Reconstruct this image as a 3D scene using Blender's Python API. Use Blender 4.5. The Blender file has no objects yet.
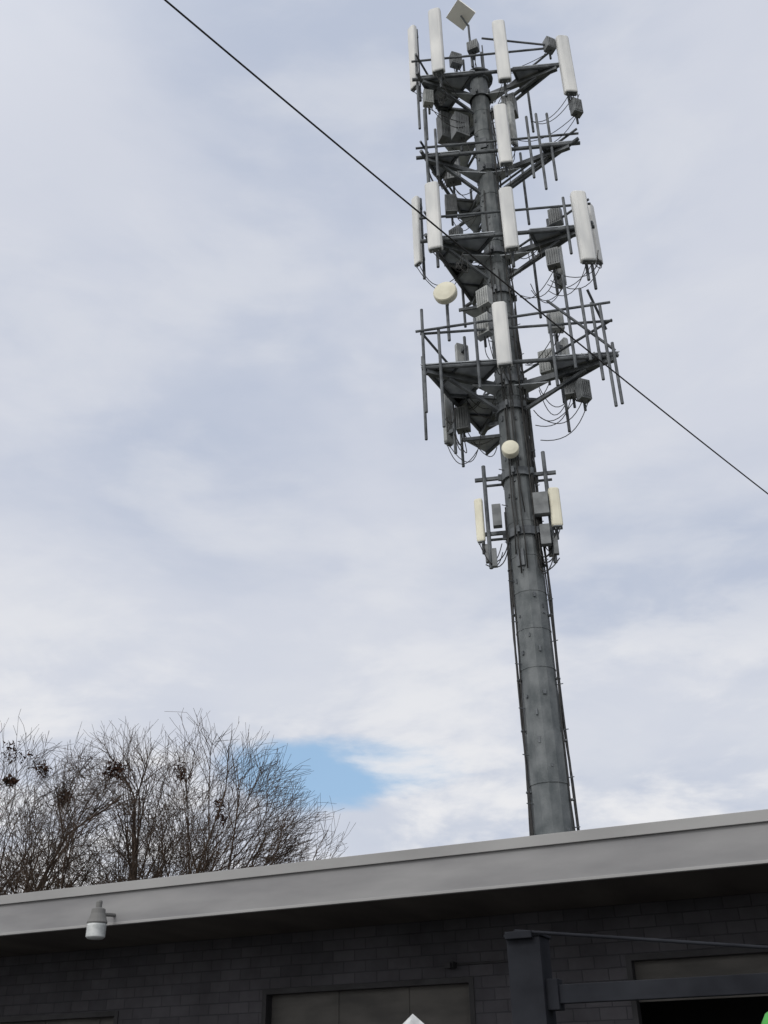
import bpy, math, random
import numpy as np
from mathutils import Vector, Matrix
random.seed(7)
scene=bpy.context.scene
R=math.radians

# ------------------------------------------------------------------ helpers
class MB:
    def __init__(s): s.v=[]; s.f=[]
    def add(s,vs,fs):
        o=len(s.v); s.v+= [tuple(v) for v in vs]; s.f+=[tuple(i+o for i in f) for f in fs]
    def path(s,pts,rad,n=6,cap=True):
        pts=[Vector(p) for p in pts]
        if not isinstance(rad,(list,tuple)): rad=[rad]*len(pts)
        vs=[];fs=[]
        up=None
        for i,p in enumerate(pts):
            if i==0: t=pts[1]-pts[0]
            elif i==len(pts)-1: t=pts[-1]-pts[-2]
            else: t=pts[i+1]-pts[i-1]
            t=t.normalized() if t.length>1e-9 else Vector((0,0,1))
            if up is None:
                up=Vector((0,0,1)) if abs(t.z)<.9 else Vector((0,1,0))
            a=t.cross(up)
            if a.length<1e-4: a=t.cross(Vector((1,0,0)))
            a.normalize(); b=t.cross(a)
            for k in range(n):
                an=2*math.pi*k/n
                vs.append(p+(a*math.cos(an)+b*math.sin(an))*rad[i])
        for i in range(len(pts)-1):
            for k in range(n):
                k2=(k+1)%n
                fs.append((i*n+k,i*n+k2,(i+1)*n+k2,(i+1)*n+k))
        if cap:
            fs.append(tuple(range(n-1,-1,-1))); fs.append(tuple((len(pts)-1)*n+k for k in range(n)))
        s.add(vs,fs)
    def tube(s,p0,p1,r0,r1=None,n=8): s.path([p0,p1],[r0,r0 if r1 is None else r1],n)
    def box(s,c,size,yaw=0,pitch=0):
        M=Matrix.Rotation(yaw,3,'Z')@Matrix.Rotation(pitch,3,'X')
        c=Vector(c);hx,hy,hz=[k/2 for k in size]
        vs=[c+M@Vector((x*hx,y*hy,z*hz)) for z in(-1,1) for y in(-1,1) for x in(-1,1)]
        s.add(vs,[(0,2,3,1),(4,5,7,6),(0,1,5,4),(2,6,7,3),(0,4,6,2),(1,3,7,5)])
    def prism(s,poly,z0,z1):
        n=len(poly)
        vs=[(p[0],p[1],z0) for p in poly]+[(p[0],p[1],z1) for p in poly]
        s.add(vs,[tuple(range(n-1,-1,-1)),tuple(range(n,2*n))]+[(i,(i+1)%n,n+(i+1)%n,n+i) for i in range(n)])
    def beam(s,p0,p1,w,h):
        p0=Vector(p0);p1=Vector(p1);t=(p1-p0).normalized()
        a=t.cross(Vector((0,0,1))); 
        if a.length<1e-4:a=Vector((1,0,0))
        a.normalize(); b=a.cross(t)
        vs=[p+a*x*w/2+b*y*h/2 for p in(p0,p1) for x,y in((-1,-1),(1,-1),(1,1),(-1,1))]
        s.add(vs,[(3,2,1,0),(4,5,6,7)]+[(i,(i+1)%4,4+(i+1)%4,4+i) for i in range(4)])
    def lathe(s,prof,c,n=20,M=None):
        vs=[];c=Vector(c)
        for r,z in prof:
            for k in range(n):
                v=Vector((r*math.cos(2*math.pi*k/n),r*math.sin(2*math.pi*k/n),z))
                if M: v=M@v
                vs.append(c+v)
        fs=[(i*n+k,i*n+(k+1)%n,(i+1)*n+(k+1)%n,(i+1)*n+k) for i in range(len(prof)-1) for k in range(n)]
        fs.append(tuple(range(n-1,-1,-1)));fs.append(tuple((len(prof)-1)*n+k for k in range(n)))
        s.add(vs,fs)
    def obj(s,name,mat,parent=None,smooth=False,bevel=0):
        me=bpy.data.meshes.new(name); me.from_pydata(s.v,[],s.f); me.update()
        o=bpy.data.objects.new(name,me); scene.collection.objects.link(o)
        me.materials.append(mat)
        if parent: o.parent=parent
        if smooth:
            for p in me.polygons:p.use_smooth=True
        if bevel:
            m=o.modifiers.new('b','BEVEL'); m.width=bevel; m.segments=2; m.limit_method='ANGLE'
        return o
def empty(name,loc=(0,0,0),rz=0):
    e=bpy.data.objects.new(name,None); scene.collection.objects.link(e)
    e.location=loc; e.rotation_euler=(0,0,rz); return e

def mat(name,c1,c2=None,scale=3,rough=.7,metal=0,bump=0,bscale=None,detail=6,stretch=(1,1,1),contrast=(.35,.65),spec=.5):
    m=bpy.data.materials.new(name); m.use_nodes=True; nt=m.node_tree; b=nt.nodes['Principled BSDF']
    b.inputs['Roughness'].default_value=rough; b.inputs['Metallic'].default_value=metal; b.inputs['Specular IOR Level'].default_value=spec
    tc=nt.nodes.new('ShaderNodeTexCoord'); mp=nt.nodes.new('ShaderNodeMapping'); mp.inputs['Scale'].default_value=stretch
    nt.links.new(tc.outputs['Object'],mp.inputs[0])
    n=nt.nodes.new('ShaderNodeTexNoise'); n.inputs['Scale'].default_value=scale; n.inputs['Detail'].default_value=detail
    nt.links.new(mp.outputs[0],n.inputs['Vector'])
    r=nt.nodes.new('ShaderNodeValToRGB'); r.color_ramp.elements[0].position=contrast[0]; r.color_ramp.elements[1].position=contrast[1]
    r.color_ramp.elements[0].color=(*c1,1); r.color_ramp.elements[1].color=(*(c2 or c1),1)
    nt.links.new(n.outputs['Fac'],r.inputs[0]); nt.links.new(r.outputs[0],b.inputs['Base Color'])
    if bump:
        n2=nt.nodes.new('ShaderNodeTexNoise'); n2.inputs['Scale'].default_value=bscale or scale*6; n2.inputs['Detail'].default_value=6
        nt.links.new(tc.outputs['Object'],n2.inputs['Vector'])
        bp=nt.nodes.new('ShaderNodeBump'); bp.inputs['Strength'].default_value=bump; bp.inputs['Distance'].default_value=.02
        nt.links.new(n2.outputs['Fac'],bp.inputs['Height']); nt.links.new(bp.outputs[0],b.inputs['Normal'])
    return m

M_pole=mat('galvanised_pole',(.066,.076,.083),(.135,.146,.155),scale=4.5,rough=.7,metal=.1,stretch=(1,1,.6),bump=.3,contrast=(.33,.67),detail=12,spec=.35)
M_steel=mat('galvanised_steel',(.045,.051,.060),(.12,.131,.145),scale=4,rough=.65,metal=.15,spec=.35)
M_deck=mat('deck_plate',(.22,.24,.27),(.36,.385,.42),scale=4,rough=.75,metal=0,spec=.3)
M_panel=mat('antenna_radome',(.44,.45,.465),(.58,.585,.59),scale=1.5,rough=.6,stretch=(2,2,.5),spec=.3)
M_cream=mat('cream_radome',(.53,.51,.42),(.62,.60,.50),scale=3,rough=.6,spec=.3)
M_rru=mat('radio_unit_grey',(.20,.215,.22),(.32,.33,.335),scale=5,rough=.6)
M_rrud=mat('radio_unit_dark',(.08,.087,.095),(.15,.16,.17),scale=5,rough=.6)
M_cable=mat('black_cable',(.012,.012,.013),(.03,.03,.03),scale=8,rough=.6,spec=.3)
M_dark=mat('interior_shade_black',(.006,.006,.007),(.01,.01,.01))

# ------------------------------------------------------------------ tower
tower=empty('cell_tower',(2.82,17.78,0),-R(9.02))
def drad(z): return (.71-(z-5.35)*.0117)/2
mb=MB()
secs=[0,6.2,12.7,19.2,25.4]
N=12
for i in range(4):
    z0,z1=secs[i],secs[i+1]
    mb.path([(0,0,z0),(0,0,z1)],[drad(z0)+(0 if i==0 else -.004),drad(z1)],N)
    if i<3:
        mb.path([(0,0,z1-.02),(0,0,z1+.9)],[drad(z1)+.014,drad(z1+.9)+.012],N)
z=1.3
while z<25:
    if all(abs(z-q)>1.0 for q in (6.6,13.1,19.6)):
        mb.path([(0,0,z),(0,0,z+.03)],[drad(z)+.006,drad(z)+.006],N)
    z+=.78
mb.obj('pole_shaft',M_pole,tower)
mb=MB()
for z in [25.35,24.6,21.7,18.85,17.6,15.0,14.3,12.6,11.2]:
    r=drad(z)
    mb.lathe([(r+.01,z-.09),(r+.05,z-.09),(r+.05,z+.09),(r+.01,z+.09)],(0,0,0),16)
    for k in range(6):
        a=k*math.pi/3+.3; mb.box(((r+.07)*math.cos(a),(r+.07)*math.sin(a),z),(.09,.05,.14),a)
mb.lathe([(drad(25.4)+.02,25.36),(drad(25.4)+.16,25.38),(drad(25.4)+.16,25.44),(.01,25.46)],(0,0,0),16)
for z,a in [(10.6,-1.9),(16.2,-1.4),(22.6,-1.7)]:
    r=drad(z)
    mb.box(((r-.02)*math.cos(a),(r-.02)*math.sin(a),z),(.10,.16,.36),a)
for i in range(46):
    z=5.0+i*.43; a=-.35 if i%2 else -2.6; r=drad(z)
    mb.tube((r*.98*math.cos(a),r*.98*math.sin(a),z),((r+.13)*math.cos(a),(r+.13)*math.sin(a),z),.010,n=5)
for i in range(70):
    z=random.uniform(5,24); a=-math.pi/2+random.choice([-.78,-.26,.26,.78]); r=drad(z)*.97
    mb.box((r*math.cos(a),r*math.sin(a),z),(.05,random.uniform(.02,.06),random.uniform(.02,.12)),a)
mb.obj('collars_and_step_bolts',M_steel,tower)

mb=MB(); mc=MB()
for a,off,rr,ztop in [(-2.85,.045,.020,11.4),(-2.7,.03,.014,11.9),(-.22,.055,.022,11.2),(-.08,.06,.016,13),(-.36,.035,.014,10.9),(3.0,.04,.018,12)]:
    pts=[]; z=0.3; ph=random.uniform(0,6)
    while z<ztop:
        r=drad(z)+off+.018*math.sin(z*1.3+ph)+random.uniform(-.006,.006); aa=a+.04*math.sin(z*.8+ph*2)
        pts.append((r*math.cos(aa),r*math.sin(aa),z)); z+=.35
    mb.path(pts,rr,6)
for j in range(12):
    a=-1.57+random.uniform(-1.4,1.4); zt=random.choice([14.6,18.2,21,24.2,17.5]); pts=[]
    z=11.0+random.uniform(-.8,.6)
    while z<zt:
        r=drad(z)+.035+random.uniform(-.01,.04); aa=a+random.uniform(-.05,.05)
        pts.append((r*math.cos(aa),r*math.sin(aa),z)); z+=.6
    mb.path(pts,random.uniform(.012,.02),5)
z=1.0
while z<11:
    for a in(-2.85,-.22):
        r=drad(z)+.02; mc.box((r*math.cos(a),r*math.sin(a),z+random.uniform(-.2,.2)),(.10,.08,.03),a)
    z+=random.uniform(1.0,1.5)
mc.obj('cable_brackets',M_steel,tower)

steel=MB(); deck=MB()
def sagcable(p0,p1,sag,r=.013,side=.12):
    p0=Vector(p0);p1=Vector(p1);pts=[];w=Vector((random.uniform(-1,1),random.uniform(-1,1),0))*side
    for i in range(11):
        t=i/10; p=p0.lerp(p1,t)+Vector((0,0,-sag*4*t*(1-t)))+w*math.sin(t*math.pi)
        pts.append(p)
    mb.path(pts,r,5)

def array(z,decklen,rails=(0,.75),L=(-1.5,-.85),Rt=(2.1,-.6),B=(-.7,1.45),ext=.22,decks='LRB'):
    C=[L,Rt,B]
    r=drad(z)
    for c in C:
        d=Vector((c[0],c[1],0)); l=d.length; d.normalize()
        steel.beam(d*r*.9+Vector((0,0,z-.07)),d*(l-.05)+Vector((0,0,z-.07)),.10,.14)
        steel.beam(d*r*.9+Vector((0,0,z-.75)),d*(l*.72)+Vector((0,0,z-.14)),.07,.07)
    for i in range(3):
        a=Vector((*C[i],0)); b=Vector((*C[(i+1)%3],0)); t=(b-a).normalized()
        for h in rails:
            rr=.048 if h==0 else .03
            steel.tube(a-t*ext+Vector((0,0,z+h)),b+t*ext+Vector((0,0,z+h)),rr,n=8)
    for i,k in enumerate('LRB'):
        if k not in decks: continue
        c=Vector(C[i]); n1=(Vector(C[(i+1)%3])-c).normalized(); n2=(Vector(C[(i+2)%3])-c).normalized()
        cc=c-(n1+n2)*.05; dlen=decklen if k!='R' else decklen*.85
        a=cc+n1*dlen;b=cc+n2*dlen
        deck.prism([cc,a,b] if (n1.x*n2.y-n1.y*n2.x)>0 else [cc,b,a],z+.06,z+.085)
        steel.beam((a.x,a.y,z+.02),(b.x,b.y,z+.02),.06,.07)
        for q in(.5,):
            e=cc.lerp(a,q);f=cc.lerp(b,q)
            steel.beam((e.x,e.y,z+.03),(f.x,f.y,z+.03),.035,.05)
    return C
C1=array(24.7,1.5)
C2=array(21.7,.95,rails=(0,.35))
C3=array(18.85,1.6)
C4=array(15.0,1.75,rails=(0,.95),ext=.05,L=(-1.76,-1.0),Rt=(2.3,-.66),B=(-.75,1.65))
for z,C in((24.7,C1),(21.7,C2),(18.85,C3),(15.0,C4)):
    for c in C:
        d=Vector((c[0],c[1],0)).normalized(); sd=Vector((-d.y,d.x,0)); r=drad(z)
        a=d*(r+.6); p=[sd*(r*.95),a,-sd*(r*.95)]
        p=[(v.x,v.y) for v in p]; p=p[::-1]
        deck.prism(p,z-.19,z-.16)
for z,pts in((17.7,[(-1.0,.35),(-.1,.3),(-.35,1.1)]),(13.95,[(-1.15,.3),(-.2,.3),(-.65,.95)]),(20.6,[(-.85,.2),(-.15,.2),(-.45,.9)]),(23.2,[(-1.1,.1),(-.2,.2),(-.6,1.1)])):
    deck.prism(pts,z,z+.03)
    steel.beam((pts[0][0],pts[0][1],z-.03),(pts[1][0],pts[1][1],z-.03),.05,.07); steel.beam((pts[2][0],pts[2][1],z-.03),(0,.1,z-.03),.05,.07)

panels=MB(); cream=MB(); greyp=MB(); rru=MB(); rrud=MB()
def panel(x,y,z0,z1,w,yaw=0,tgt=None,pipe=True,lean=0,dep=None,cab=2,dn=.35,upx=.1):
    tgt=tgt or panels
    dep=dep or w*.5
    n=Vector((math.sin(yaw),-math.cos(yaw),0)); sx=Vector((math.cos(yaw),math.sin(yaw),0))
    prof=[(-.5,.5),(-.5,-.15),(-.40,-.42),(-.2,-.5),(.2,-.5),(.40,-.42),(.5,-.15),(.5,.5)]
    vs=[];zs=[(z0,.86),(z0+.03,1),(z1-.03,1),(z1,.86)]
    for z,k in zs:
        off=n*lean*(z-z0)
        for a,b in prof:
            vs.append(Vector((x,y,z))+sx*a*w*k-n*b*dep*k+off)
    m=len(prof)
    fs=[tuple(range(m-1,-1,-1)),tuple(range(3*m,4*m))]+[(i*m+k,i*m+(k+1)%m,(i+1)*m+(k+1)%m,(i+1)*m+k) for i in range(3) for k in range(m)]
    tgt.add(vs,fs)
    rrud.box((x,y,z0-.012),(w*.8,dep*.8,.03),yaw)
    back=Vector((x,y,0))-n*(dep*.5+.13)
    if pipe:
        steel.tube((back.x,back.y,z0-dn),(back.x,back.y,z1+upx),.036,n=8)
        for z in(z0+.25,z1-.25):
            steel.box((back.x+n.x*.07,back.y+n.y*.07,z),(.10,.16,.10),yaw)
    for k in range(cab):
        q=Vector((x,y,z0))+sx*w*(k-.5)*.4
        rrud.tube(q,q+Vector((0,0,-.07)),.02,n=6)
        s=random.uniform(.3,.55)
        tgtp=Vector((back.x*.55,back.y*.55,z0-random.uniform(-.1,.4)))
        sagcable(q+Vector((0,0,-.06)),tgtp,s,.010)
panel(-1.0,-1.12,24.5,27.1,.34,-.15)
panel(-1.71,-.45,24.9,27.5,.27,-.7)
panel(.68,-.98,23.95,26.35,.34,.05)
panel(2.3,-.68,23.45,25.7,.34,.25)
panel(.47,-.98,20.9,23.0,.33,.05,dn=.2)
panel(.75,-.55,22.0,23.6,.2,.9,tgt=greyp)
panel(-1.83,-.55,18.45,20.65,.22,-.7)
panel(-1.36,-1.05,18.35,20.5,.34,-.1)
panel(.38,-.98,18.12,20.05,.33,.0)
panel(2.05,-.78,17.62,19.8,.36,.2)
panel(2.34,-.25,18.05,19.9,.24,1.0,dn=.7)
panel(1.5,.55,18.2,20.2,.26,2.3,tgt=greyp)
panel(-.04,-1.13,14.72,16.42,.32,0)
panel(-1.05,1.0,15.58,17.13,.32,-2.6,tgt=greyp)
panel(-1.45,.5,14.0,15.7,.24,-2.2,tgt=greyp)
panel(1.35,.75,15.2,16.7,.28,2.2,tgt=greyp)
panel(-.86,-.2,11.1,12.08,.17,-.2,tgt=cream,dn=.2)
panel(.68,-.3,11.23,12.1,.22,.15,tgt=cream,dn=.2)
for x in(-.70,.56):
    steel.tube((x,-.15,10.5),(x,-.15,12.9 if x<0 else 13.1),.042,n=8)
for z in(12.6,11.3):
    steel.beam((-.9,-.1,z),(.78,-.1,z),.06,.07)
    steel.tube((-.75,.25,z+.05),(.7,.25,z+.05),.03)
for p in [(-.75,-.12,10.85),(-.62,-.2,10.7),(.6,-.2,10.85),(.5,-.05,10.9)]:
    rrud.box(p,(.10,.10,.40)); 
rrud.box((.40,-.32,11.75),(.30,.16,.5)); rrud.box((.42,-.3,11.05),(.2,.14,.45)); rrud.box((-.5,-.28,11.6),(.18,.14,.5))
for i in range(8):
    x=random.choice([-.7,.55]); sagcable((x+random.uniform(-.12,.12),-.2,random.uniform(10.5,11)),(x*.4,-.2,random.uniform(10.4,11.6)),random.uniform(.2,.45),.012)
for (x,y,z0,z1) in [(-1.75,-1.05,13.8,16.6),(-1.4,-1.03,13.4,16.0),(1.42,-.9,14.6,17.2),(1.75,-.85,14.8,16.8),(1.95,-.8,14.3,16.4),(2.12,-.8,13.6,16.3),(2.26,-.72,13.7,15.3),(1.0,-.92,14.2,16.1),(-.6,-1.0,14.3,16.2),
    (-1.9,.1,13.9,16.2),(-1.2,1.2,13.8,15.9),(1.2,.4,13.9,16.4),(.4,1.1,13.8,16.0),
    (1.35,-.66,20.2,22.9),(1.62,-.62,20.5,22.9),(1.1,-.7,20.6,22.8),(-1.45,-.9,20.4,23.4),(-1.2,-.9,20.9,22.6),(-1.5,0,20.2,22.7),(.9,.5,20.3,22.9),(.1,1.0,20.3,22.6),(-.5,1.4,20.4,22.8),
    (-1.5,.2,23.6,25.6),(-1.6,-.75,22.9,25.9),(1.3,.3,23.4,25.9),(.2,1,23.3,26),(-.8,1.4,23.4,26.2),
    (-.9,.9,17.6,20.2),(-.3,1.2,17.4,19.9),(.9,.55,17.3,20.0),(1.7,-.7,18.0,19.8)]:
    steel.tube((x,y,z0),(x,y,z1),.034,n=8)
steel.tube((-1.9,-1.1,15.95),(2.35,-.8,16.35),.03); steel.tube((1.0,-1.05,16.4),(2.3,-.7,15.1),.03)
steel.tube((.2,-.9,25.9),(2.2,-.65,25.4),.028); steel.tube((1.9,-.9,16.7),(2.25,-.2,16.1),.03)
for k in range(9):
    rru.box((.95+k*.13,-.35-.02*k,15.13),(.03,.75-.05*k,.03))
for (x,y,z,a,b,c,g) in [(-.42,-.75,16.15,.36,.2,.55,0),(-.35,-.7,17.0,.32,.2,.5,0),(1.15,-.55,16.2,.34,.2,.5,0),(1.35,-.2,14.7,.36,.22,.6,1),(1.55,-.35,14.4,.26,.2,.5,1),(-.95,.35,15.5,.36,.25,.7,1),(-1.1,.5,14.6,.3,.22,.6,1),(.9,.1,15.6,.34,.22,.6,0),
    (1.95,-.65,25.5,.26,.22,.4,1),(2.38,-.5,23.1,.26,.2,.5,1),(-.55,-.5,25.7,.3,.2,.45,1),(-.05,-.6,26.0,.3,.2,.35,1),(-1.35,-.6,24.2,.26,.2,.5,0),(-.9,.2,22.3,.4,.3,.9,1),(-.95,.3,24.0,.5,.3,1.0,1),(-.6,-.1,23.5,.4,.3,.8,1),(.75,-.1,24.0,.35,.3,.7,1),
    (-.9,-.3,19.4,.3,.2,.5,1),(1.3,-.4,18.2,.3,.2,.5,1),(-1.0,.2,21.0,.3,.25,.6,1),(1.5,-.3,19.6,.3,.2,.5,1)]:
    t=rrud if g else rru
    yaw=random.uniform(-.6,.6); t.box((x,y,z),(a,b,c),yaw)
    Mz=Matrix.Rotation(yaw,3,'Z')
    for j in range(5):
        o=Mz@Vector((-a*.36+a*.18*j,-b*.5-.012,0)); t.box((x+o.x,y+o.y,z),(.015,.03,c*.85),yaw)
    steel.tube((x,y+b*.5+.06,z-c*.8),(x,y+b*.5+.06,z+c*.7),.03)
    for j in range(2): sagcable((x+random.uniform(-.1,.1),y,z-c/2),(x*.35,y*.35,z-c-random.uniform(-.2,.5)),random.uniform(.2,.45),.010)
for (x,y,z) in [(2.4,-.55,23.5),(2.2,-.7,17.8),(-1.3,-.5,14.0),(1.5,-.3,14.5),(-1.3,-.8,21.2),(-1.1,-.7,20.9),(-1.0,-.6,24.3),(-.8,-.9,18.0),(-1.2,.3,14.1),(.9,-.5,18.4)]:
    for j in range(3):
        sagcable((x-random.uniform(.05,.15),y,z),(x+random.uniform(.05,.15),y+random.uniform(-.1,.1),z+random.uniform(-.2,.3)),random.uniform(.2,.5),.011,.12)
def dish(c,r,yaw):
    Mx=Matrix.Rotation(yaw,3,'Z')@Matrix.Rotation(R(90),3,'X')
    cream.lathe([(r*.6,-.16),(r*.95,-.10),(r,-.03),(r,.05),(r*.93,.075),(r*.5,.095),(.01,.10)],c,28,Mx)
    steel.tube((c[0],c[1]+.12,c[2]),(c[0],c[1]+.42,c[2]),.04)
dish((-1.2,-1.0,17.05),.27,-.15); dish((-.10,-.55,13.0),.18,0)
steel.tube((-1.2,-.72,15.9),(-1.2,-.72,17.4),.036)
top=MB()
Mx=Matrix.Rotation(R(12),3,'Y')@Matrix.Rotation(R(-14),3,'X')@Matrix.Rotation(R(38),3,'Z')
c=Vector((-.3,-.6,27.5)); h=.30
vs=[c+Mx@Vector((x*h,y*h,z*.03)) for z in(-1,1) for x,y in((-1,-1),(1,-1),(1,1),(-1,1))]
top.add(vs,[(3,2,1,0),(4,5,6,7)]+[(i,(i+1)%4,4+(i+1)%4,4+i) for i in range(4)])
top.obj('flat_square_antenna',mat('flat_antenna_white',(.78,.78,.78),(.85,.85,.85),rough=.5),tower)
steel.tube((-.12,-.45,25.4),(-.12,-.45,27.2),.03); steel.tube((-.12,-.45,27.15),(-.3,-.6,27.45),.025)
steel.tube((.2,.1,25.4),(.2,.1,27.0),.018)
for k in range(3): steel.tube((-.35+k*.25,-.3,25.4),(-.35+k*.25,-.3,25.95+.1*k),.03)

mb.obj('feeder_cables',M_cable,tower,smooth=True)
steel.obj('mounting_frames',M_steel,tower)
deck.obj('corner_decks',M_deck,tower)
panels.obj('panel_antennas',M_panel,tower,bevel=.008)
greyp.obj('grey_panel_antennas',M_rru,tower,bevel=.008)
cream.obj('cream_antennas_and_dishes',M_cream,tower)
rru.obj('radio_units',M_rru,tower,bevel=.01)
rrud.obj('dark_radio_units',M_rrud,tower,bevel=.01)

# ------------------------------------------------------------------ building
bld=empty('garage_building',(-5.05,13.6,0),-R(24))
M_fascia=mat('fascia_metal',(.19,.19,.20),(.25,.25,.258),scale=1.6,rough=.8,stretch=(.5,1,2.5),detail=9,bump=.15,bscale=3,spec=.2)
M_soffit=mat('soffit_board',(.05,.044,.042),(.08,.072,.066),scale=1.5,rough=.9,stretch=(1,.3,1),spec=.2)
M_roof=mat('roof_membrane',(.25,.25,.25),(.35,.35,.34),scale=1,rough=.9)
M_door=mat('door_paint',(.060,.058,.058),(.095,.091,.088),scale=1.5,rough=.8,stretch=(1,1,3),spec=.2,detail=10)
M_trim=mat('door_frame_paint',(.025,.025,.028),(.04,.04,.045),rough=.7,spec=.2)
def blockmat():
    m=bpy.data.materials.new('painted_block'); m.use_nodes=True; nt=m.node_tree; b=nt.nodes['Principled BSDF']
    b.inputs['Roughness'].default_value=.85; b.inputs['Specular IOR Level'].default_value=.2
    tc=nt.nodes.new('ShaderNodeTexCoord'); sp=nt.nodes.new('ShaderNodeSeparateXYZ'); cb=nt.nodes.new('ShaderNodeCombineXYZ')
    nt.links.new(tc.outputs['Object'],sp.inputs[0]); 
    ad=nt.nodes.new('ShaderNodeMath'); ad.operation='ADD'; nt.links.new(sp.outputs[0],ad.inputs[0]); nt.links.new(sp.outputs[1],ad.inputs[1])
    nt.links.new(ad.outputs[0],cb.inputs[0]); nt.links.new(sp.outputs[2],cb.inputs[1])
    br=nt.nodes.new('ShaderNodeTexBrick'); br.inputs['Scale'].default_value=1
    br.inputs['Brick Width'].default_value=.3; br.inputs['Row Height'].default_value=.13; br.inputs['Mortar Size'].default_value=.008; br.inputs['Mortar Smooth'].default_value=.6
    br.inputs['Color1'].default_value=(.044,.043,.051,1); br.inputs['Color2'].default_value=(.060,.058,.067,1); br.inputs['Mortar'].default_value=(.033,.033,.039,1)
    nt.links.new(cb.outputs[0],br.inputs['Vector'])
    n=nt.nodes.new('ShaderNodeTexNoise'); n.inputs['Scale'].default_value=1.3; n.inputs['Detail'].default_value=10; n.inputs['Roughness'].default_value=.65; nt.links.new(tc.outputs['Object'],n.inputs['Vector'])
    mr=nt.nodes.new('ShaderNodeMapRange'); mr.inputs[1].default_value=.3; mr.inputs[2].default_value=.7; mr.inputs[3].default_value=.7; mr.inputs[4].default_value=1.3; nt.links.new(n.outputs['Fac'],mr.inputs[0])
    mx=nt.nodes.new('ShaderNodeVectorMath'); mx.operation='SCALE'; nt.links.new(br.outputs['Color'],mx.inputs[0]); nt.links.new(mr.outputs[0],mx.inputs['Scale'])
    nt.links.new(mx.outputs[0],b.inputs['Base Color'])
    bp=nt.nodes.new('ShaderNodeBump'); bp.inputs['Distance'].default_value=.008; bp.inputs['Strength'].default_value=.5; bp.invert=True
    nt.links.new(br.outputs['Fac'],bp.inputs['Height']); nt.links.new(bp.outputs[0],b.inputs['Normal'])
    return m
M_block=blockmat()
X0,X1=-9.0,15.0; WY=1.8; ZB=3.38; ZT=3.80; BY=6.0
doors=[(-3.6,.67,2.58,0),(2.9,5.75,2.73,0),(7.56,11.2,2.85,2.38)]
w=MB()
xs=[X0+.4]
for d in doors: xs+= [d[0],d[1]]
xs.append(X1-.4)
for i in range(0,len(xs),2):
    w.box(((xs[i]+xs[i+1])/2,WY+.1,ZB/2),(xs[i+1]-xs[i],.2,ZB))
for d in doors:
    w.box(((d[0]+d[1])/2,WY+.1,(d[2]+ZB)/2),(d[1]-d[0],.2,ZB-d[2]))
w.box((X0+.5,(WY+.2+BY-.4)/2,ZB/2),(.2,BY-.4-WY-.2,ZB)); w.box((X1-.5,(WY+.2+BY-.4)/2,ZB/2),(.2,BY-.4-WY-.2,ZB))
w.box(((X0+X1)/2,BY-.3,ZB/2),(X1-X0-.8,.2,ZB))
w.obj('block_walls',M_block,bld)
r_=MB(); r_.box(((X0+X1)/2,(BY)/2,(ZB+ZT)/2+.01),(X1-X0-.1,BY-.1,ZT-ZB-.06)); r_.obj('flat_roof',M_roof,bld)
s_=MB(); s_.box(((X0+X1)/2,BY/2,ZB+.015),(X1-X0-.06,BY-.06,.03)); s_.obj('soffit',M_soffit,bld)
f=MB()
f.box(((X0+X1)/2,-.02,(ZB+ZT)/2-.03),(X1-X0,.05,ZT-ZB-.06))
f.box(((X0+X1)/2,BY+.02,(ZB+ZT)/2-.03),(X1-X0,.05,ZT-ZB-.06))
for xx in(X0-.02,X1+.02): f.box((xx,BY/2,(ZB+ZT)/2-.03),(.05,BY-.01,ZT-ZB-.06))
f.obj('fascia',M_fascia,bld,bevel=.003)
f=MB()
f.box(((X0+X1)/2,-.035,ZT-.015),(X1-X0+.08,.09,.11))
f.box(((X0+X1)/2,-.03,ZB-.005),(X1-X0,.06,.03))
f.obj('coping_and_drip_edge',mat('coping_metal',(.22,.22,.225),(.28,.28,.285),scale=1.5,rough=.7,stretch=(.4,1,1),spec=.3),bld,bevel=.004)
dm=MB(); fr=MB()
for a,b,zt,zo in doors:
    z0=zo if zo else 0.0
    zz=zt-.02
    while zz>z0+.01:
        zl=max(z0,zz-.52); dm.box(((a+b)/2,WY+.16,(zz+zl)/2),(b-a-.12,.05,zz-zl-.012)); 
        zz=zl
    x=a+1.0
    while x<b-.4 and zo==0:
        dm.box((x,WY+.13,zt/2-.03),(.035,.012,zt-.08)); x+=.95
    fr.box((a+.03,WY+.07,zt/2),(.06,.17,zt)); fr.box((b-.03,WY+.07,zt/2),(.06,.17,zt)); fr.box(((a+b)/2,WY+.07,zt-.03),(b-a-.12,.168,.06))
    if zo: dm.box(((a+b)/2,WY+.14,zo+.05),(b-a-.13,.09,.10))
dm.obj('garage_doors',M_door,bld); fr.obj('door_frames',M_trim,bld)
dk=MB(); dk.box(((X0+X1)/2,BY-.7,ZB/2),(X1-X0-1.3,.05,ZB-.1)); dk.obj('interior_shade_sheet',M_dark,bld)  # near-black sheet before the back wall, its colour stands for indoor shade
sc=MB(); sc.box((5.5,WY-.06,2.86),(.10,.12,.07)); sc.box((5.5,WY-.14,2.85),(.07,.10,.06)); sc.tube((5.56,WY-.02,2.87),(6.6,WY-.02,2.87),.012)
sc.obj('wall_camera',M_trim,bld)
yl=empty('yard_light',(-3.46,12.51,3.17),-R(24))
h=MB(); h.lathe([(.115,.17),(.12,.185),(.105,.22),(.085,.28),(.08,.33),(.05,.345)],(0,0,0),20)
h.lathe([(.036,.345),(.038,.41),(.03,.425),(.01,.43)],(0,0,0),14)
h.path([(0,.06,.27),(0,.16,.29),(0,.28,.30),(0,.33,.30)],.022,8); h.box((0,.322,.30),(.1,.02,.14))
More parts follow.
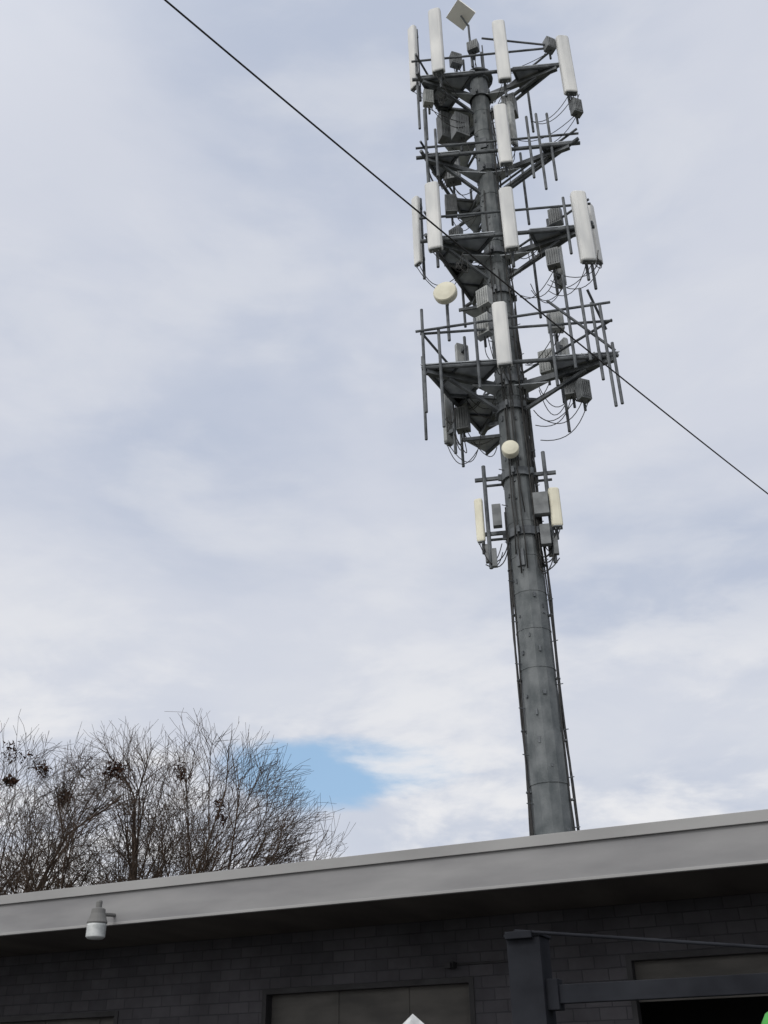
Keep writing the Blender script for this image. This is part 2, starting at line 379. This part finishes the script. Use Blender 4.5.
h.obj('housing_and_arm',mat('lamp_grey',(.11,.11,.11),(.16,.16,.16),rough=.6,spec=.3),yl)
h=MB(); prof=[(.02,.0),(.085,.005),(.105,.02)]
for k in range(8): prof+= [(.114,.03+k*.0165),(.108,.038+k*.0165)]
prof.append((.112,.168)); h.lathe(prof,(0,0,0),28)
h.obj('refractor',mat('refractor_plastic',(.34,.36,.37),(.50,.52,.53),scale=12,rough=.35),yl,smooth=True)

# ------------------------------------------------------------------ steel swing gate
M_gate=mat('dark_painted_steel',(.011,.012,.016),(.021,.023,.029),scale=3,rough=.8,spec=.12,detail=10)
gt=empty('steel_gate',(.99,7.94,0),-R(24)); g=MB()
g.box((0,0,1.27),(.25,.25,2.54)); g.box((0,0,2.55),(.28,.28,.02)); g.box((.0,0,.014),(.4,.4,.02))
g.beam((.13,0,2.16),(4.9,0,2.16),.08,.12); g.beam((.13,0,.5),(4.9,0,.5),.08,.12); g.beam((4.86,0,.56),(4.86,0,2.1),.08,.08)
for k in range(1,14): g.tube((.13+k*.34,0,.56),(.13+k*.34,0,1.35),.014)
g.beam((.13,0,1.4),(4.82,0,1.4),.06,.06)
g.tube((-.05,-.15,2.58),(3.0,-.02,2.20),.012); g.box((-.02,-.15,2.55),(.2,.05,.05)); g.box((.16,0,2.16),(.1,.14,.2))
g.obj('post_rail_and_tie_rod',M_gate,gt,bevel=.006)

fp=empty('white_fence_post',(.13,7.98,0),R(28)); g=MB()
g.box((0,0,.96),(.15,.15,1.92)); g.box((0,0,1.93),(.19,.19,.03))
v=[(-.105,-.105,1.945),(.105,-.105,1.945),(.105,.105,1.945),(-.105,.105,1.945),(0,0,2.065)]
g.add(v,[(3,2,1,0),(0,1,4),(1,2,4),(2,3,4),(3,0,4)])
g.obj('post_and_pyramid_cap',mat('white_vinyl',(.36,.37,.38),(.52,.53,.54),rough=.5,scale=14),fp)

# ------------------------------------------------------------------ person in a green hard hat
pe=empty('person',(1.385,3.90,0),R(-15))
def skinfig(name,joints,edges,mt,parent,root=0):
    me=bpy.data.meshes.new(name); me.from_pydata([j[0] for j in joints],edges,[]); me.update()
    o=bpy.data.objects.new(name,me); scene.collection.objects.link(o); o.parent=parent; me.materials.append(mt)
    m=o.modifiers.new('s','SKIN'); m.use_smooth_shade=True
    for i,j in enumerate(joints):
        sv=me.skin_vertices[0].data[i]; rr=j[1]; sv.radius=(rr if isinstance(rr,tuple) else (rr,rr)); sv.use_root=(i==root)
    s=o.modifiers.new('ss','SUBSURF'); s.levels=1; s.render_levels=2
    return o
M_jkt=mat('dark_jacket',(.03,.035,.05),(.05,.055,.075),scale=6,rough=.9)
M_jean=mat('work_trousers',(.04,.05,.08),(.06,.075,.11),scale=8,rough=.95)
M_skin=mat('skin',(.42,.26,.19),(.50,.32,.24),scale=5,rough=.55)
M_hat=mat('green_hard_hat',(.035,.24,.03),(.06,.33,.05),scale=9,rough=.5,spec=.3)
M_hair=mat('brown_hair',(.03,.02,.012),(.05,.03,.02),scale=20,rough=.8)
skinfig('jacket',[((0,0,.92),(.17,.12)),((0,0,1.12),(.16,.115)),((0,0,1.33),(.19,.125)),((0,.01,1.46),(.09,.08)),
   ((.17,0,1.41),.075),((.24,.02,1.16),.058),((.22,-.08,.92),.043),((-.17,0,1.41),.075),((-.24,.02,1.16),.058),((-.22,-.08,.92),.043)],
   [(0,1),(1,2),(2,3),(2,4),(4,5),(5,6),(2,7),(7,8),(8,9)],M_jkt,pe)
skinfig('trousers',[((0,0,.93),(.16,.12)),((.095,0,.84),.098),((.11,-.01,.48),.07),((.12,.02,.09),.055),((-.095,0,.84),.098),((-.11,-.01,.48),.07),((-.12,.02,.09),.055)],
   [(0,1),(1,2),(2,3),(0,4),(4,5),(5,6)],M_jean,pe)
b=MB()
for s in(-1,1):
    b.lathe([(.05,0.01),(.055,.03),(.05,.12)],(s*.12,.02,0),12)
    b.box((s*.125,.06,.050),(.10,.26,.09))
b.obj('boots',mat('boot_leather',(.02,.015,.012),(.04,.03,.02),rough=.6),pe,bevel=.02)
hd_=MB()
hd_.lathe([(.02,1.50),(.055,1.515),(.068,1.55),(.074,1.60),(.078,1.66),(.074,1.71),(.05,1.755),(.01,1.77)],(0,.0,0),24)
hd_.tube((0,.0,1.43),(0,.0,1.56),.055,.05,n=14)
for s in(-1,1): hd_.lathe([(.008,-.03),(.02,-.015),(.022,.01),(.008,.032)],(s*.08,-.01,1.63),8)
hd_.lathe([(.016,-.022),(.014,-.01),(.008,.02),(.004,.035)],(0,.08,1.62),8)
hd_.obj('head',M_skin,pe,smooth=True)
fc=MB()
for s in(-1,1): fc.lathe([(.003,-.006),(.009,0),(.003,.006)],(s*.03,.072,1.645),8)
fc.box((0,.072,1.565),(.045,.012,.01)); fc.obj('eyes_and_mouth',mat('eye_dark',(.03,.015,.01),(.1,.03,.03)),pe)
hr=MB(); hr.lathe([(.07,1.58),(.083,1.62),(.086,1.68),(.07,1.73)],(0,-.016,0),20); hr.obj('hair',M_hair,pe,smooth=True)
hj=MB()
for s in(-1,1):
    px,py=s*.218,-.10
    hj.path([(px,py+.02,.93),(px,py,.88),(px,py-.01,.83)],[.026,.036,.034],10)
    for k,ln in enumerate([.062,.075,.070,.055]):
        fx=px+(k-1.5)*.019; hj.path([(fx,py-.01,.835),(fx,py-.008,.80),(fx,py+.012,.80-ln*.5),(fx,py+.03,.80-ln*.55)],[.0095,.009,.0085,.006],7)
    hj.path([(px-s*.026,py,.88),(px-s*.046,py+.02,.85),(px-s*.044,py+.03,.815)],[.011,.0105,.008],7)
hj.obj('hands',M_skin,pe,smooth=True)
hh=MB()
hh.lathe([(.150,1.690),(.152,1.698),(.128,1.706),(.122,1.73),(.113,1.77),(.092,1.805),(.055,1.828),(.01,1.835)],(0,.0,0),32)
hh.path([(0,-.118,1.735),(0,-.104,1.79),(0,-.05,1.838),(0,0,1.848),(0,.05,1.838),(0,.104,1.79),(0,.118,1.735)],.014,8)
for s in(-1,1): hh.path([(s*.045,-.10,1.76),(s*.045,-.05,1.822),(s*.045,0,1.834),(s*.045,.05,1.822),(s*.045,.10,1.76)],.009,8)
hh.box((0,.15,1.694),(.16,.08,.008)); hh.obj('hard_hat',M_hat,pe,smooth=True)
st=MB(); st.lathe([(.1265,1.722),(.1265,1.726),(.1235,1.744),(.1225,1.746)],(0,0,0),32); st.obj('hat_band',M_rrud,pe,smooth=True)

# ------------------------------------------------------------------ overhead wire and its poles
P1=Vector((-1.68,4.86,9.18)); P2=Vector((5.0,11.19,8.22)); D=P2-P1
A=P1-D*1.5; B=P2+D*1.6
ow=MB(); pts=[]
tt=1.5/4.1; t2=2.5/4.1; base=1.2*4*(tt*(1-tt)+(t2*(1-t2)))/2
for i in range(61):
    t=i/60; p=A.lerp(B,t); pts.append(p+Vector((0,0,-1.2*4*t*(1-t)+base)))
ow.path(pts,.0095,6)
wire=empty('overhead_wire'); ow.obj('cable',M_cable,wire,smooth=True)
M_wood=mat('pole_wood',(.10,.075,.05),(.17,.13,.09),scale=3,rough=.9,stretch=(4,4,.4))
for q in(pts[0],pts[-1]):
    up=empty('utility_pole',(q.x,q.y,0),math.atan2(D.y,D.x)); u=MB()
    u.tube((0,0,0),(0,0,q.z+.7),.17,.12,n=12); u.beam((.0,-1.1,q.z-.08),(0,1.1,q.z-.08),.1,.12)
    u.tube((0,0,q.z-.02),(0,0,q.z+.02),.05)
    for s in(-1,1): u.lathe([(.03,0),(.05,.03),(.03,.06),(.045,.09),(.02,.12)],(0,s*.95,q.z-.02),10)
    u.obj('pole_and_crossarm',M_wood,up)

# ------------------------------------------------------------------ bare trees
M_bark=mat('bark',(.032,.023,.019),(.085,.062,.048),scale=2,rough=.95,spec=.2)
M_nest=mat('dry_leaf_clump',(.022,.013,.010),(.055,.028,.019),scale=5,rough=1,spec=.1)
def tree(loc,H,Rc,seed,nestpts,nch_=(9,8,6,5,3)):
    rng=random.Random(seed); m=MB(); e=empty('bare_tree',(loc[0],loc[1],0))
    zc=H*.50; rz=H*.50
    def inside(p,k=1.0):
        rr=math.hypot(p.x,p.y)/Rc
        return rr**2.2+(abs(p.z-zc)/rz)**2.2 < k
    s=H/11.0
    L0=[1.9*s,7.2*s,3.4*s,1.9*s,1.2*s,.75*s]
    RR=[.24,.15,.068,.032,.015,.0085]
    def grow(p,d,L,r,lev):
        nseg=[4,7,5,4,3,2][lev]; pts=[p.copy()]; rad=[r]; dirs=[d.copy()]
        lim=1+rng.uniform(-.25,.10)
        for i in range(nseg):
            j=[.03,.06,.08,.09,.11,.12][lev]
            d=(d+Vector((rng.gauss(0,j),rng.gauss(0,j),rng.gauss(0,j)+[0,.035,.04,.03,.02,.01][lev]))).normalized()
            p=p+d*L/nseg
            if lev>1 and not inside(p,lim): break
            pts.append(p.copy()); rad.append(max(r*(1-.70*(i+1)/nseg),.0048)); dirs.append(d.copy())
        if len(pts)<2: return
        m.path(pts,rad,[8,6,5,4,3,3][lev],cap=False)
        if lev>=5: return
        nch=nch_[lev]
        for c in range(nch):
            t=(rng.uniform(.65,1) if lev==0 else rng.uniform(.28,1.0)) if c else 1.0
            x=t*(len(pts)-1); i=min(int(x),len(pts)-2); q=pts[i].lerp(pts[i+1],x-i); dd=dirs[i+1]
            if lev==0:
                az=2*math.pi*(c+rng.uniform(-.3,.3))/nch; sp=rng.uniform(.3,.9) if c else .1
                nd=Vector((math.cos(az)*math.sin(sp),math.sin(az)*math.sin(sp),math.cos(sp)))
            else:
                ax=Vector((rng.gauss(0,1),rng.gauss(0,1),rng.gauss(0,1))); ax=(ax-dd*ax.dot(dd)).normalized()
                an=rng.uniform(.3,.75); nd=(dd*math.cos(an)+ax*math.sin(an)+Vector((q.x,q.y,0)).normalized()*.12).normalized()
            if lev>0 and nd.z<.0: nd.z=abs(nd.z)*.5; nd.normalize()
            rc=min(RR[lev+1]*s*rng.uniform(.75,1.2),rad[min(i+1,len(rad)-1)]*.85)
            grow(q,nd,L0[lev+1]*rng.uniform(.7,1.15)*(1-.2*t if lev else 1),max(rc,.0055),lev+1)
    grow(Vector((0,0,0)),Vector((0,0,1)),L0[0],.24*s,0)
    m.obj('trunk_and_branches',M_bark,e)
    n=MB()
    for (x,y,z,rr) in nestpts:
        off=[Vector((rng.gauss(0,.4),rng.gauss(0,.4),rng.gauss(0,.4)))*rr for _ in range(3)]
        for k in range(150):
            a=Vector((rng.gauss(0,1),rng.gauss(0,.9),rng.gauss(0,.9)))*rr*.36+off[k%3]
            b=a+Vector((rng.gauss(0,1),rng.gauss(0,1),rng.gauss(0,1)))*.05
            c=a+Vector((rng.gauss(0,1),rng.gauss(0,1),rng.gauss(0,1)))*.045
            o=Vector((x,y,z)); n.add([o+a,o+b,o+c],[(0,1,2)])
    if nestpts: n.obj('leaf_nests',M_nest,e)
tree((-10.8,28.2),11.1,5.2,3,[(-.65,-2,9.1,.28),(.15,-2.2,9.35,.24),(.95,-2.4,9.4,.32),(1.6,-2,9.3,.22),(.9,-2.3,8.8,.2),(3.3,-1.5,9.1,.24),(2.4,-2.2,8.3,.18)])
tree((-5.9,28.8),11.2,5.2,11,[(.2,-2.2,9.0,.25),(-1.5,-2,9.3,.2),(1.4,-2.2,8.0,.17)],nch_=(9,8,7,5,3))
tree((-8.2,31.5),11.9,4.8,42,[],nch_=(8,7,6,4,3))

# ------------------------------------------------------------------ ground
def sheet(name,cx,cy,sx,sy,z,m):
    g=MB(); g.add([(cx-sx,cy-sy,z),(cx+sx,cy-sy,z),(cx+sx,cy+sy,z),(cx-sx,cy+sy,z)],[(0,1,2,3)]); return g.obj(name,m)
sheet('ground',0,0,900,900,0,mat('winter_grass',(.10,.10,.06),(.20,.18,.11),scale=.4,rough=1,bump=.5))
sheet('parking_lot',0,6,30,16,.004,mat('asphalt',(.06,.06,.061),(.10,.10,.098),scale=.8,rough=.9,bump=.4,bscale=40))

# ------------------------------------------------------------------ world
SUN_EL,SUN_AZ=38,215
w=bpy.data.worlds.new('World'); scene.world=w; w.use_nodes=True; nt=w.node_tree; nt.nodes.clear()
L=nt.links.new
def N_(t,**k):
    n=nt.nodes.new(t)
    for a,b in k.items(): setattr(n,a,b)
    return n
def setin(sock,v):
    if isinstance(v,(int,float)): sock.default_value=v
    elif isinstance(v,tuple): sock.default_value=v
    else: L(v,sock)
def math_(op,a,b=None,c=None,clamp=False):
    n=N_('ShaderNodeMath',operation=op); n.use_clamp=clamp
    setin(n.inputs[0],a)
    if b is not None: setin(n.inputs[1],b)
    if c is not None: setin(n.inputs[2],c)
    return n.outputs[0]
def mixc(f,a,b):
    n=N_('ShaderNodeMix',data_type='RGBA'); setin(n.inputs[0],f); setin(n.inputs[6],a); setin(n.inputs[7],b); return n.outputs[2]
def maprange(v,a,b,c=0,d=1,smooth=True):
    n=N_('ShaderNodeMapRange'); n.interpolation_type='SMOOTHSTEP' if smooth else 'LINEAR'
    setin(n.inputs[0],v); n.inputs[1].default_value=a;n.inputs[2].default_value=b;n.inputs[3].default_value=c;n.inputs[4].default_value=d; return n.outputs[0]
out=N_('ShaderNodeOutputWorld'); bg=N_('ShaderNodeBackground'); bg.inputs[1].default_value=.1; L(bg.outputs[0],out.inputs[0])
sky=N_('ShaderNodeTexSky'); sky.sky_type='NISHITA'; sky.sun_disc=False; sky.sun_elevation=R(SUN_EL); sky.sun_rotation=R(SUN_AZ)
tc=N_('ShaderNodeTexCoord'); sep=N_('ShaderNodeSeparateXYZ'); L(tc.outputs['Generated'],sep.inputs[0])
X,Y,Z=sep.outputs
zz=math_('ADD',math_('MAXIMUM',Z,0.0),.38)
cu=N_('ShaderNodeCombineXYZ'); L(math_('DIVIDE',X,zz),cu.inputs[0]); L(math_('DIVIDE',Y,zz),cu.inputs[1]); L(math_('MULTIPLY',Z,2.2),cu.inputs[2])
def noise(scale,detail,rough,off,dist=0):
    mp=N_('ShaderNodeMapping'); mp.inputs['Location'].default_value=off; L(cu.outputs[0],mp.inputs[0])
    n=N_('ShaderNodeTexNoise'); n.inputs['Scale'].default_value=scale; n.inputs['Detail'].default_value=detail; n.inputs['Roughness'].default_value=rough; n.inputs['Distortion'].default_value=dist
    L(mp.outputs[0],n.inputs['Vector']); return n.outputs['Fac']
n1=noise(1.9,6,.52,(2.3,.7,0),.25)
n2=noise(3.6,9,.56,(5.1,3.3,1),.25)
n3=noise(4.8,7,.55,(9.1,1.3,2),.3)
low=maprange(Z,.16,.56,1,0)
base=mixc(maprange(n1,.36,.64),(4.85,5.4,6.65,1),(6.35,6.65,7.5,1))
base=mixc(math_('MULTIPLY',maprange(n3,.44,.68),.5),base,(7.1,7.3,7.85,1))
base=mixc(math_('MULTIPLY',low,.3),base,(6.8,7.2,7.9,1))
br=math_('MULTIPLY',low,maprange(n2,.44,.62))
base=mixc(br,base,(8.5,8.5,8.65,1))
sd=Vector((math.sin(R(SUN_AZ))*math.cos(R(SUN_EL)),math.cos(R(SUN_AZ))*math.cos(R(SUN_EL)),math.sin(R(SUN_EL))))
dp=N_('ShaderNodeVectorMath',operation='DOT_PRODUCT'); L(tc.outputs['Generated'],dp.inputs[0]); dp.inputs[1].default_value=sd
glow=maprange(dp.outputs['Value'],0.15,1,0,1)  # extra sky brightness around the sun, added to light the antenna panels
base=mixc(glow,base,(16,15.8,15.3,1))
hd=Vector((-.035,.955,.268)).normalized()
sc_=N_('ShaderNodeVectorMath',operation='SUBTRACT'); L(tc.outputs['Generated'],sc_.inputs[0]); sc_.inputs[1].default_value=hd
sp2=N_('ShaderNodeSeparateXYZ'); L(sc_.outputs[0],sp2.inputs[0])
q=math_('ADD',math_('POWER',math_('DIVIDE',sp2.outputs[0],.12),2.0),math_('POWER',math_('DIVIDE',sp2.outputs[2],.030),2.0))
mask=maprange(q,0,2.2,1,0)
hole=maprange(math_('ADD',mask,math_('MULTIPLY',math_('SUBTRACT',.5,n2),3.2)),.35,1.15)
hole=math_('MULTIPLY',hole,maprange(q,1.6,3.2,1,0),clamp=True)
blue=mixc(.65,sky.outputs[0],(3.6,6.0,8.8,1))
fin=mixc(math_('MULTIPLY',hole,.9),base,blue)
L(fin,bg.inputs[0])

sl=bpy.data.lights.new('sun','SUN'); sl.energy=1.1; sl.angle=R(14); sl.color=(1,.98,.95)
so=bpy.data.objects.new('sun',sl); scene.collection.objects.link(so)
so.rotation_euler=(-sd).to_track_quat('-Z','Y').to_euler()

# ------------------------------------------------------------------ camera
cam=bpy.data.cameras.new('camera'); co=bpy.data.objects.new('camera',cam); scene.collection.objects.link(co)
cam.sensor_fit='VERTICAL'; cam.sensor_height=36; cam.lens=36*1000/1024; cam.clip_end=3000; cam.clip_start=.05
p=R(30); rho=R(1.2)
F=Vector((0,math.cos(p),math.sin(p))); U=Vector((0,-math.sin(p),math.cos(p))); Rr=Vector((1,0,0))
R2=Rr*math.cos(rho)-U*math.sin(rho); U2=U*math.cos(rho)+Rr*math.sin(rho)
co.matrix_world=Matrix(((R2.x,U2.x,-F.x,0),(R2.y,U2.y,-F.y,0),(R2.z,U2.z,-F.z,1.6),(0,0,0,1)))
scene.camera=co
scene.view_settings.view_transform='Standard'; scene.view_settings.look='None'; scene.view_settings.exposure=0
